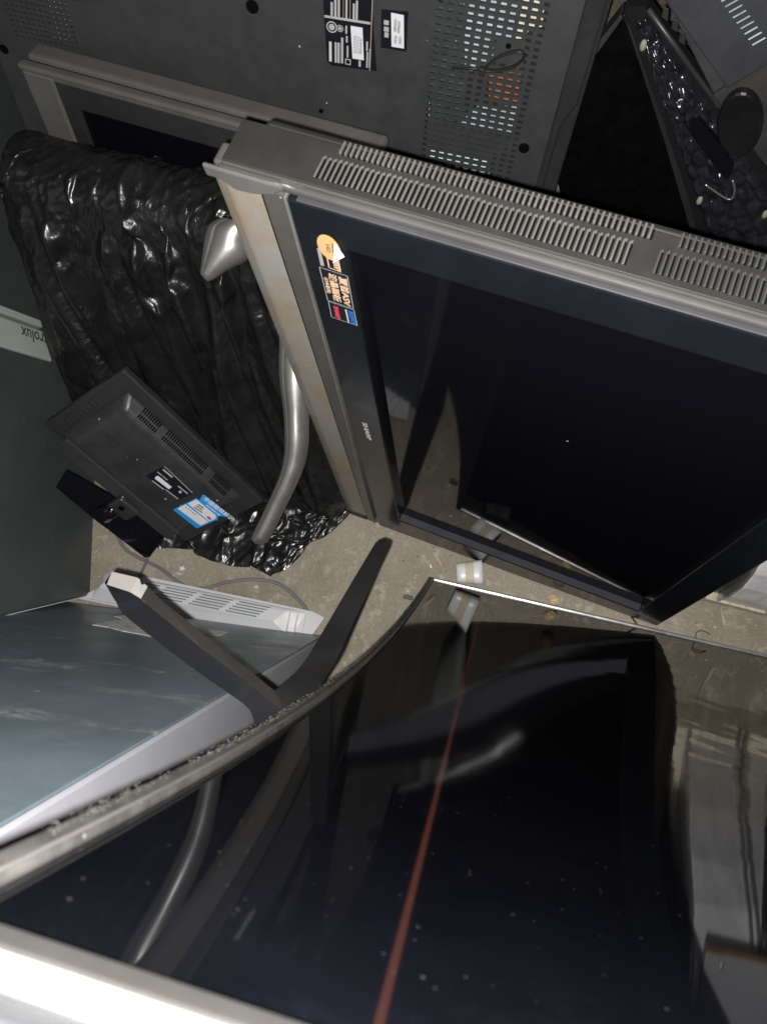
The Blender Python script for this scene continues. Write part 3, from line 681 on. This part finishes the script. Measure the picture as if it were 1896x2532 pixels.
# slots follow the bevelled upper flank
sl = MB()
for i in range(n):
    a = .075+i*(mw-.14)/n
    if i in (9, 10, 11, 33, 34, 35, 36): continue
    for (t0, t1) in ((.15, .48), (.58, .85)):
        P = lambda t: (b1-.022*t, .026*t)
        (y0, z0), (y1, z1_) = P(t0), P(t1); nz = V((0, .026, .022)).normalized()*.0011
        sl.add([(a, y0, z0)+V(()) if False else (a, y0+nz.y, z0+nz.z), (a+.0030, y0+nz.y, z0+nz.z), (a+.0030, y1+nz.y, z1_+nz.z), (a, y1+nz.y, z1_+nz.z)], [(0, 1, 2, 3)])
obj('vent_slots', sl, M['dark'], mt, fix=False)
mb = MB()
for i in range(8): mb.box(.012+.0, .026, .045+i*.012, .0515+i*.012, .0004, .003)
obj('side_ribs', mb, M['black'], mt, bevel=.0012)
mb = MB(); mb.box(.035, mw-.045, .004, .042, .027, .034); obj('lower_rail', mb, plain('rail_grey', (.03, .03, .032), .45, film=.3, fcol=(.065, .065, .065)), mt, bevel=.004)
mb = MB(); mb.prism([ml(*mz(*q), c2) for q in ((1385, 1048), (1650, 1275), (1530, 1325), (1245, 1125))], c2, c2+.0006); rl = obj('rating_label', mb, M['label'], mt)
def mbars(par, lst, m, c, name):
    mb = MB()
    for pts in lst: mb.prism([ml(*mz(*q), c) for q in pts], c-.0002, c+.0001)
    return obj(name, mb, m, par)
mbars(rl, [((1330, 1130), (1350, 1128), (1465, 1222), (1440, 1240), (1320, 1150))], M['paper'], c2+.0012, 'paper_slip')
mbars(rl, [((1385, 1075), (1395, 1068), (1475, 1135), (1465, 1143)), ((1520, 1262), (1540, 1250), (1552, 1268), (1535, 1278)), ((1340, 1095), (1344, 1090), (1400, 1135), (1396, 1140)), ((1370, 1120), (1374, 1115), (1430, 1160), (1426, 1165)), ((1400, 1045), (1403, 1043), (1645, 1272), (1640, 1274)), ((1295, 1170), (1300, 1165), (1400, 1240), (1395, 1246)), ((1410, 1245), (1414, 1241), (1520, 1322), (1514, 1325)), ((1515, 1215), (1522, 1210), (1605, 1278), (1598, 1283))], M['ink'], c2+.0010, 'small_print')
ez = lambda x, y: (380+x*240/1656, 1130+y*200/1380)
mlz = lambda q, c: FM.loc(ez(*q), c)
def epl(par, pts, c, m, name):
    mb = MB(); mb.prism([mlz(q, c) for q in pts], c-.0003, c); return obj(name, mb, m, par)
es = epl(mt, ((330, 900), (720, 705), (775, 735), (805, 700), (830, 645), (870, 650), (1275, 975), (1250, 1000), (1215, 985), (1190, 1020), (1105, 1000), (1085, 1085), (1060, 1080), (735, 1220)), c2+.001, M['cyan'], 'energy_sticker')
epl(es, ((405, 880), (545, 808), (930, 1108), (800, 1170)), c2+.0014, M['paper'], 'sticker_field'); epl(es, ((580, 795), (725, 725), (1062, 1000), (1055, 1055), (945, 1100)), c2+.0014, M['paper'], 'sticker_field')
epl(es, ((755, 800), (855, 862), (850, 880), (750, 815)), c2+.0018, M['inkd'], 'rating_bar'); epl(es, ((725, 822), (840, 895), (830, 915), (715, 838)), c2+.0018, M['green'], 'rating_bar'); epl(es, ((692, 845), (830, 940), (825, 958), (680, 860)), c2+.0018, M['red'], 'rating_bar')
epl(es, ((900, 1015), (930, 1010), (990, 1060), (960, 1075), (925, 1055)), c2+.0018, M['red'], 'rating_seal')
def etxt(s, q, q2, size, m):
    x, y = mlz(q, c2+.0016); x2, y2 = mlz(q2, c2+.0016); d = V((x2-x, y2-y, 0)).normalized()
    text(s, x, y, c2+.0018, size, m, es, d, V((-d.y, d.x, 0)), bold=.0002)
etxt('中国能效标识', (835, 715), (1230, 1010), .0125, M['paper']); etxt('CHINA ENERGY LABEL', (890, 820), (1100, 985), .0036, M['paper'])
for q in ((545, 850), (585, 880), (625, 905), (665, 940), (705, 970)): epl(es, (q, (q[0]+22, q[1]+14), (q[0]+14, q[1]+22), (q[0]-8, q[1]+8)), c2+.0018, M['inkd'], 'small_print')
# its hinge and base plate
mb = MB(); q = V((*ml(*mz(1100, 1340), .034), 0))
mb.box(q.x-.022, q.x+.028, -.012, .03, .0345, .052); hg = obj('hinge', mb, M['black'], mt, bevel=.006, seg=3)
mb = MB(); mb.cyl(q.x-.003, .012, .006, .052, .0535); obj('screw_hole', mb, M['dark'], hg)
mb = MB(); mb.tube([(q.x, -.01, .03), (q.x-.005, -.05, .04)], .018, 12); obj('neck', mb, M['gloss'], mt, smooth=True)
bp = [mz(475, 1220), mz(640, 1010), (409, 1325), (366, 1384), (319, 1332), mz(790, 1480)]
mb = MB(); FMb = Fr(OM+rM.col[2]*.0, rM.col[0], rM.col[1])
mb.prism([ml(*p, -.01) for p in (mz(475, 1220), mz(560, 1080), (300, 1240), (409, 1325), (366, 1384), (229, 1280))], -.016, -.008)
obj('base_plate', mb, M['gloss'], mt, bevel=.002)

# ------------------------------------------------------------------ pale vent cover on the floor
vO = onz((192, 1481)); vE = (onz((757, 1594))-vO); vw = vE.length; vE.normalize()
FV = Fr(vO, vE, V((0, 0, 1)).cross(vE))
vc = thing('vent_cover', FV.M, 'pale grey plastic vent cover with louvre slots at the foot of the blue refrigerator', 'vent cover')
pr = [(0, .002), (0, .012), (.01, .013), (.012, .016)]
mb = MB(); mb.prism([(0, 0), (vw, 0), (vw+.028, .062), (vw+.0, .07), (.14, .076), (.04, .030)], .002, .008); obj('rim', mb, M['ventp'], vc, bevel=.002)
mb = MB(); mb.loft([[(.03, .006, .0085), (vw-.03, .006, .0085), (vw-.005, .068, .0085), (.05, .07, .0085)], [(.05, .032, .024), (vw-.075, .032, .020), (vw-.05, .062, .018), (.08, .066, .022)]]); obj('body', mb, M['ventp'], vc, bevel=.006, seg=3)
m1, m2 = MB(), MB()
for k in range(4):
    x0 = .092+k*(vw-.19)/4; x1 = x0+(vw-.19)/4-.014
    for i in range(5):
        t = (i+.5)/5; b = .034+t*.030; z = .0235-.002*t-.0035*(k/4); sh = i*.006
        m1.box(x0+sh, x1+sh, b-.0026, b-.0002, z-.001, z+.0006); m2.box(x0+sh, x1+sh, b-.0002, b+.0022, z-.001, z+.0034)
obj('louvre_slots', m1, M['ventd'], vc); obj('louvre_blades', m2, M['ventp'], vc, bevel=.0005)
mb = MB(); mb.box(.03, vw-.02, .0045, .0055, .008, .0092); obj('seam', mb, M['ventd'], vc)
mb = MB()
for i in range(3): mb.box(vw-.046+i*.016, vw-.043+i*.016, .016, .060, .0082, .019-.003*i)
obj('end_ribs', mb, M['ventp'], vc)

# ------------------------------------------------------------------ small things on the floor
cab = [(270, 1240), (275, 1285), (300, 1345), (330, 1372), (395, 1405), (450, 1445), (505, 1455), (560, 1440), (630, 1433), (690, 1445), (735, 1480), (765, 1520), (772, 1555)]
mb = MB(); mb.tube(spline([onz(p, .004) for p in cab], 8), .0036, 8)
tag(obj('power_cable', mb, M['cable'], smooth=True), 'thin grey power cable curving over the concrete past the vent cover', 'cable')
mb = MB(); mb.tube(spline([onz((366, 1378), .05), onz((355, 1405), .03), onz((340, 1432), .01), onz((330, 1450), .005)], 6), .003, 8)
tag(obj('power_cable', mb, M['cable'], smooth=True), 'short grey cable hanging down from the corner of the small television base', 'cable')
fz = lambda x, y: (960+x*400/1656, 1380+y*320/1325)
# crushed plastic cup
cO = onz(fz(830, 160)); cup = thing('crushed_cup', Matrix.Translation(cO), 'crushed translucent white plastic cup lying on the floor beside the curved television', 'cup')
ax = (onz(fz(1000, 140))-onz(fz(740, 150))); cl = ax.length; ax.normalize(); sd = V((-ax.y, ax.x, 0))
secs = []
for i in range(7):
    t = i/6; r = .020+.006*t
    secs.append([ax*(t-.5)*cl+sd*r*math.cos(q)*(1+.06*noise.noise(V((t*3, q, 1))))+V((0, 0, .016+r*.75*math.sin(q)*(1-.35*max(0, math.sin(q))))) for q in [2*PI*k/14 for k in range(14)]])
mb = MB(); mb.loft(secs, cap=False); o = obj('cup_wall', mb, plain('cup_white', (.62, .63, .64), .35, var=.1), cup, smooth=True)
sm = o.modifiers.new('thickness', 'SOLIDIFY'); sm.thickness = .0008
mb = MB(); mb.loft([secs[2], secs[4]], cap=False); mb.v = [tuple(V(v)*1.012) for v in mb.v]; obj('paper_band', mb, plain('cup_band', (.5, .44, .34), .6, var=.2), cup, smooth=True)
# bread crumb lumps
def lump(p, r, label, cat, m, name, n=9):
    P = onz(p); mb = MB(); mb.ball((0, 0, r*.5), r, r*.7, r*.55, n)
    mb.v = [tuple(V(v)*(1+.35*noise.noise(V(v)*180))) for v in mb.v]
    o = obj(name, mb, m, smooth=False); o.location = P; return tag(o, label, cat)
lump((1369, 1485), .014, 'pale yellow crumb of foam on the floor between the two large televisions', 'foam crumb', plain('crumb', (.55, .42, .24), .9, var=.3, vs=150), 'foam_crumb')
lump(z2(812, 1440), .007, 'round pale pebble on the floor just above the grey cable', 'pebble', plain('pebble', (.55, .5, .42), .9), 'pebble')
def scrap(pts, m, label, cat, name, z=.002, lift=.004):
    P = [onz(p, z) for p in pts]; c = sum(P, V())/len(P); mb = MB()
    vs = [tuple(V((p.x-c.x, p.y-c.y, lift*random.random()))) for p in P]; n = len(vs)
    mb.add(vs+[(v[0], v[1], v[2]-.0012) for v in vs], [tuple(range(n)), tuple(range(2*n-1, n-1, -1))]+[(i, n+i, n+(i+1) % n, (i+1) % n) for i in range(n)])
    o = obj(name, mb, m); o.location = (c.x, c.y, z); return tag(o, label, cat)
paperb = plain('scrap_blue_white', (.62, .68, .75), .6); scr_t = plain('scrap_tan', (.42, .34, .25), .8)
scrap([z2(205, 1285), z2(235, 1272), z2(248, 1300), z2(215, 1312)], paperb, 'bluish white torn paper scrap on the floor below the small television', 'paper scrap', 'paper_scrap')
scrap([z2(98, 1205), z2(122, 1190), z2(130, 1285), z2(108, 1290)], scr_t, 'tan strip of torn card on the floor under the small television', 'card scrap', 'card_scrap')
scrap([z2(170, 1325), z2(200, 1328), z2(235, 1342), z2(200, 1345)], plain('scrap_cream', (.6, .56, .46), .8), 'thin cream splinter on the floor next to the grey cable', 'splinter', 'splinter')
scrap([fz(480, 0), fz(510, -10), fz(555, 75), fz(540, 95)], scr_t, 'brown wood splinter on the floor above the corner of the curved television', 'splinter', 'splinter')
hz = lambda x, y: (1500+x*396/1564, 1300+y*560/2212)
scrap([hz(1090, 790), hz(1105, 800), hz(1150, 900), hz(1155, 975), hz(1135, 980), hz(1120, 900)], scr_t, 'long tan wood splinter on the floor at the right by the white appliance', 'splinter', 'splinter')
brown = plain('scrap_brown', (.3, .24, .17), .9)
for pts_, m_, lab_, cat_, nm_ in (
    ([z2(310, 1240), z2(345, 1236), z2(350, 1300), z2(318, 1318)], brown, 'brown flake of cardboard on the floor in front of the bag hem', 'card scrap', 'card_scrap'),
    ([z2(1170, 1235), z2(1180, 1232), z2(1178, 1262), z2(1168, 1260)], paperb, 'tiny white sliver on the floor right of the bag hem', 'paper scrap', 'paper_scrap'),
    ([fz(195, 330), fz(207, 328), fz(212, 350), fz(200, 352)], paperb, 'small white chip on the floor just above the black clip', 'paper scrap', 'paper_scrap'),
    ([fz(425, 65), fz(440, 68), fz(445, 100), fz(430, 102)], paperb, 'small white chip on the floor left of the crushed cup', 'paper scrap', 'paper_scrap'),
    ([(240, 1310), (262, 1306), (258, 1322), (238, 1326)], brown, 'tan flake on the floor under the small television base by the green door', 'card scrap', 'card_scrap')):
    scrap(pts_, m_, lab_, cat_, nm_)
# little black clip and a hair-thin wire loop
P = onz(fz(205, 405)); mb = MB(); mb.box(-.010, .010, -.004, .004, 0, .008).box(-.004, .004, -.005, .005, .008, .010)
o = obj('plastic_clip', mb, M['black'], bevel=.001); o.location = P; o.rotation_euler.z = .1; tag(o, 'tiny black plastic clip on the floor beside the frame of the curved television', 'clip')
mb = MB(); mb.tube(spline([onz(hz(*q), .002+.01*math.sin(i)) for i, q in enumerate(((1010, 1062), (940, 1028), (880, 1040), (868, 1090), (885, 1120)))], 6), .0009, 6)
tag(obj('wire_loop', mb, M['black'], smooth=True), 'thin black wire curl on the floor touching the curved television end', 'wire')
mb = MB(); mb.tube(spline([onz(hz(215, 845), .02), onz(hz(250, 900), .004), onz(hz(295, 965), .002)], 5), .0022, 6)
tag(obj('black_strap', mb, M['black'], smooth=True), 'short black strap on the floor between the silver television foot and the curved television', 'strap')
# grit
mb = MB()
for i in range(1500):
    x, y = random.uniform(-1.0, .6), random.uniform(-.1, .6); r = random.choice((.0008, .0011, .0016, .0024))*random.uniform(.7, 1.2)
    mb.ball((x, y, r*.4), r*random.uniform(.7, 1.8), r, r*.6, 4)
tag(obj('floor_grit', mb, plain('grit', (.42, .39, .33), .9, var=.5, vs=40)), 'pale grit and crumbs scattered over the concrete floor', 'grit', kind='stuff')

# ------------------------------------------------------------------ dark televisions at the top right
FD = Fr(FK.O-FK.n*.03+FK.e1*0, FK.e1, FK.e2)
FDd = Fr((.10, .98, .0), (1, .05, 0), (.0, .2, .98))
dk = thing('television', FDd.M, 'black television screen wedged on its corner between the large television back and the clip strip', 'television')
dl = lambda x, y, c=0.: FDd.loc((x, y), c)
pts = [dl(1535, 32), dl(1350, 330), dl(1480, 900), dl(1770, 730)]
mb = MB(); mb.prism(pts, -.03, 0); obj('screen', mb, plain('dead_screen', (.0015, .0015, .0017), .5, spec=.2, grain=0), dk)
mb = MB(); mb.prism([dl(1535, 32), dl(1545, 50), dl(1640, 340), dl(1705, 560), dl(1740, 700), dl(1765, 700), dl(1690, 430), dl(1612, 225), dl(1556, 62)], -.03, .006); obj('rim', mb, M['black'], dk, bevel=.002)
mb = MB(); mb.prism([dl(1530, 30), dl(1536, 40), dl(1450, 160), dl(1400, 245), dl(1392, 240), dl(1440, 145)], -.03, .004); obj('rim', mb, M['cover'], dk, bevel=.002)
# strip of clips: open edge of a stripped chassis
FN = Fr((.35, .86, .0), (1, .03, 0), (.0, .12, .99))
ch = thing('stripped_chassis', FN.M, 'stripped black television chassis edge with rows of clips and cream foam pads', 'chassis')
nl = lambda x, y, c=0.: FN.loc((x, y), c)
mb = MB(); mb.prism([nl(1540, 25), nl(1590, 20), nl(1700, 170), nl(1900, 430), nl(1990, 640), nl(1900, 760), nl(1735, 640), nl(1700, 500), nl(1612, 231)], -.03, -.006); obj('frame', mb, plain('chassis_black', (.012, .012, .014), .3, spec=.6, dust=.15, ds=60), ch)
mb = MB(); rnd = random.Random(4); NI, NJ = 150, 54; rows = []
for i in range(NI+1):
    t = i/NI; row = []
    for j in range(NJ+1):
        w = j/NJ; l = (1560+t*205, 50+t*610); r = (1596+t*372, 40+t*520)
        q = nl(l[0]+(r[0]-l[0])*w, l[1]+(r[1]-l[1])*w)
        u_, v_ = t*15, w*5.0; k_ = int(v_); u2 = u_+.5*(k_ % 2)+.25*noise.noise(V((k_*3.1, t*4, 0)))
        cell = (abs(math.sin(PI*u2))**.45)*(abs(math.sin(PI*v_))**.45)
        amp = .007+.006*noise.noise(V((int(u2)*1.7, k_*2.3, 1)))
        h = cell*amp+.004*noise.noise(V((t*40, w*12, 3)))+.008*noise.noise(V((t*7, w*3, 8)))
        e = min(w, 1-w); h -= .02*max(0, .12-e)/.12
        row.append((q[0]+.002*noise.noise(V((t*30, w*9, 5))), q[1]+.002*noise.noise(V((t*30, w*9, 6))), h))
    rows.append(row)
mb.grid(rows)
obj('bumpy_wrap', mb, plain('wrap_black', (.016, .016, .02), .2, spec=.7, var=.5, vs=60, dust=.08, ds=90, grain=.3, gs=160), ch, fix=False, smooth=True)
for p in ((1592, 95), (1731, 481), (1893, 515)):
    mb = MB(); q = nl(*p); mb.ball((q[0], q[1], .012), .0048, .009, .005, 10); o = obj('foam_pad', mb, M['foam'], ch, smooth=True)
mb = MB(); mb.tube(spline([V((*nl(*p, .012), .012)) for p in ((1742, 455), (1790, 488), (1808, 490), (1815, 470), (1810, 445))], 6), .0016, 6); obj('wire_clip', mb, M['steel'], ch, smooth=True)
mb = MB(); mb.tube([V((*nl(*p, .01), .01)) for p in ((1600, 20), (1680, 130), (1760, 240), (1850, 350), (1910, 425))], .004, 8); obj('edge_rail', mb, M['black'], ch, smooth=True)
mb = MB(); mb.prism([nl(*p, .0) for p in ((1690, 285), (1730, 280), (1790, 350), (1815, 400), (1800, 430), (1770, 400), (1720, 330))], .004, .0125); obj('opening', mb, M['gloss'], ch)
# grey television back at the corner
FE = Fr((.45, .80, .0), (1, .0, 0), (.0, .10, .995))
eb = thing('television', FE.M, 'dark grey television back with short bright vent slots at the top right corner', 'television')
el = lambda x, y, c=0.: FE.loc((x, y), c)
mb = MB(); mb.prism([el(1600, -60), el(1665, -60), el(2000, -60), el(2000, 400), el(1896, 420), el(1760, 252)], -.03, -.012); obj('back_panel', mb, M['cover'], eb, bevel=.003)
mb = MB(); mb.prism([el(1660, -10), el(1630, -60), el(2000, -90), el(2000, 75), el(1803, 195)], -.0118, .02); obj('raised_cover', mb, plain('cover_lit', (.038, .04, .044), .5, grain=.25, gs=700), eb, bevel=.004)
mb = MB()
for i in range(9):
    x, y = 1782+i*9.6, -12+i*13.5; mb.prism([el(x, y+13, .0205), el(x+2.5, y+15, .0205), el(x+34, y-3, .0205), el(x+32, y-5, .0205)], .0202, .0208)
obj('vent_slots', mb, M['shield'], eb)
mb = MB()
for (x, y) in ((1640, 12), (1664, 40), (1682, 72)): mb.prism([el(x, y, -.011), el(x+14, y+8, -.011), el(x+12, y+38, -.011), el(x-4, y+28, -.011)], -.0118, -.009)
obj('louvres', mb, M['greyplas'], eb, bevel=.001)
mb = MB(); mb.prism([el(1760, 240, 0), el(1812, 205, 0), el(2000, 90, 0), el(2000, 420, 0), el(1900, 425, 0)], -.0118, -.002); obj('base', mb, plain('dusty_base', (.022, .021, .021), .6, film=.6, fcol=(.06, .056, .054), dust=.1), eb, bevel=.003)
qa, qb = el(1830, 300); mb = MB()
secs = []
for (k, c) in ((1., -.002), (1., .006), (.93, .010)):
    secs.append([(qa+k*(.032*math.cos(t)*.75+.05*math.sin(t)*-.45), qb+k*(.055*math.sin(t)*.9+.02*math.cos(t)), c) for t in [2*PI*i/28 for i in range(28)]])
mb.loft(secs); obj('neck', mb, plain('neck_black', (.009, .009, .01), .3, var=.3), eb, bevel=.002)

# ------------------------------------------------------------------ white appliance at the right edge
FWh = Fr((.399, .340, 0), (1, .04, 0), (0, 0, 1))
wa = thing('white_appliance', FWh.M, 'white metal appliance with steel corner post and black side recess at the right edge', 'appliance')
wl = lambda x, y, c=0.: FWh.loc((x, y), c)
mb = MB(); mb.box(.0, .6, .0, .026, -.02, .004); obj('plinth', mb, plain('plinth_beige', (.5, .45, .35), .6, var=.3, vs=60, film=.4, fcol=(.3, .27, .2)), wa, bevel=.002)
wx = wl(1868, 1450)[0]; wx0 = wl(1850, 1450)[0]
wp = [(.0, .027), (.001, .09), (-.008, .15), (-.026, .20), (-.052, .238), (-.085, .258), (-.35, .262), (-.35, .027)]   # rounded front
def wbar(x0, x1, off): return MB().loft([[(x, z if z > .03 else z, c+off if c > -.3 else c) for c, z in wp] for x in (x0, x1)])
kd = NT('dented_silver'); kd.set(col=kd.mix(kd.ramp(kd.noise(9., 5.), .3, .7), (.62, .62, .64), (.92, .92, .95)), rough=.3, metal=.25, nor=kd.bump(kd.noise(11., 3., .6, kd.map((1.6, .7, 1))), .6, .012)); silv = kd.m
obj('cabinet', wbar(wx, .6, 0), silv, wa, bevel=.004)
obj('corner_post', wbar(wx0, wx-.001, .004), M['steel'], wa, bevel=.003)
obj('recess_panel', wbar(0, wx0-.001, -.012), M['black'], wa, bevel=.002)
q = wl(1846, 1458, -.0115); mb = MB().cyl(q[0]-.004, q[1], .0045, -.0118, -.0085, 16); obj('screw', mb, M['steel'], wa)
mb = MB().tube([(.19-.25*z, z, c+.006) for c, z in wp[:5]], .0055, 8); obj('handle', mb, M['black'], wa, smooth=True)
for x in (.112, .124):
    mb = wbar(x, x+.006, .006); obj('trim_line', mb, M['steel'], wa, bevel=.002)
wo = .022
mb = MB(); mb.box(.02, .61, .296, .312, -.36, -wo-.002); obj('lid', mb, plain('lid_grey', (.27, .27, .29), .45, var=.05, film=.2, fcol=(.2, .2, .2)), wa, bevel=.003)
mb = MB(); mb.box(.02, .61, .298, .3125, -wo-.0018, -wo); obj('rusty_edge', mb, plain('rust', (.32, .17, .06), .9, var=.4, vs=60), wa)
for x in (.045, .14, .26):
    mb = MB(); mb.ball((x, .313, -.012-wo), .0035, .0012, .0035, 8); obj('screw', mb, M['steel'], wa, smooth=True)
mb = MB(); mb.box(.05, .58, .3122, .3142, -.34, -.035-wo); obj('embossed_panel', mb, plain('lid_grey_panel', (.27, .27, .29), .45, var=.05), wa, bevel=.002)

# ------------------------------------------------------------------ light: the phone's flash, a dark sky
ld = bpy.data.lights.new('flash', 'POINT'); ld.energy = 85.; ld.shadow_soft_size = .003; ld.color = (1., .975, .94)
lo_ = bpy.data.objects.new('flash', ld); COL.objects.link(lo_); lo_.location = CAM+RW @ V((-.008, .008, -.002))
w = bpy.data.worlds.new('World'); S.world = w; w.use_nodes = True; nt = w.node_tree
bg = nt.nodes['Background']; sk = nt.nodes.new('ShaderNodeTexSky'); sk.sky_type = 'NISHITA'; sk.sun_disc = False
sk.sun_elevation = math.radians(4); sk.sun_rotation = math.radians(200)
nt.links.new(sk.outputs[0], bg.inputs[0]); bg.inputs[1].default_value = .0028

cd = bpy.data.cameras.new('camera'); co = bpy.data.objects.new('camera', cd); COL.objects.link(co); S.camera = co
X, Yv, Zv = RW @ V((1, 0, 0)), RW @ V((0, -1, 0)), RW @ V((0, 0, -1))
co.matrix_world = Matrix(((X.x, Yv.x, Zv.x, 0), (X.y, Yv.y, Zv.y, 0), (X.z, Yv.z, Zv.z, HGT), (0, 0, 0, 1)))
cd.lens = 6.86; cd.sensor_fit = 'HORIZONTAL'; cd.sensor_width = 1896/F*6.86; cd.clip_start = .01; cd.clip_end = 500
cd.dof.use_dof = True; cd.dof.focus_distance = 1.25; cd.dof.aperture_fstop = 3.4
S.view_settings.view_transform = 'Standard'; S.view_settings.look = 'None'; S.view_settings.exposure = 0; S.view_settings.gamma = 1
S.cycles.max_bounces = 8; S.cycles.sample_clamp_indirect = 4.
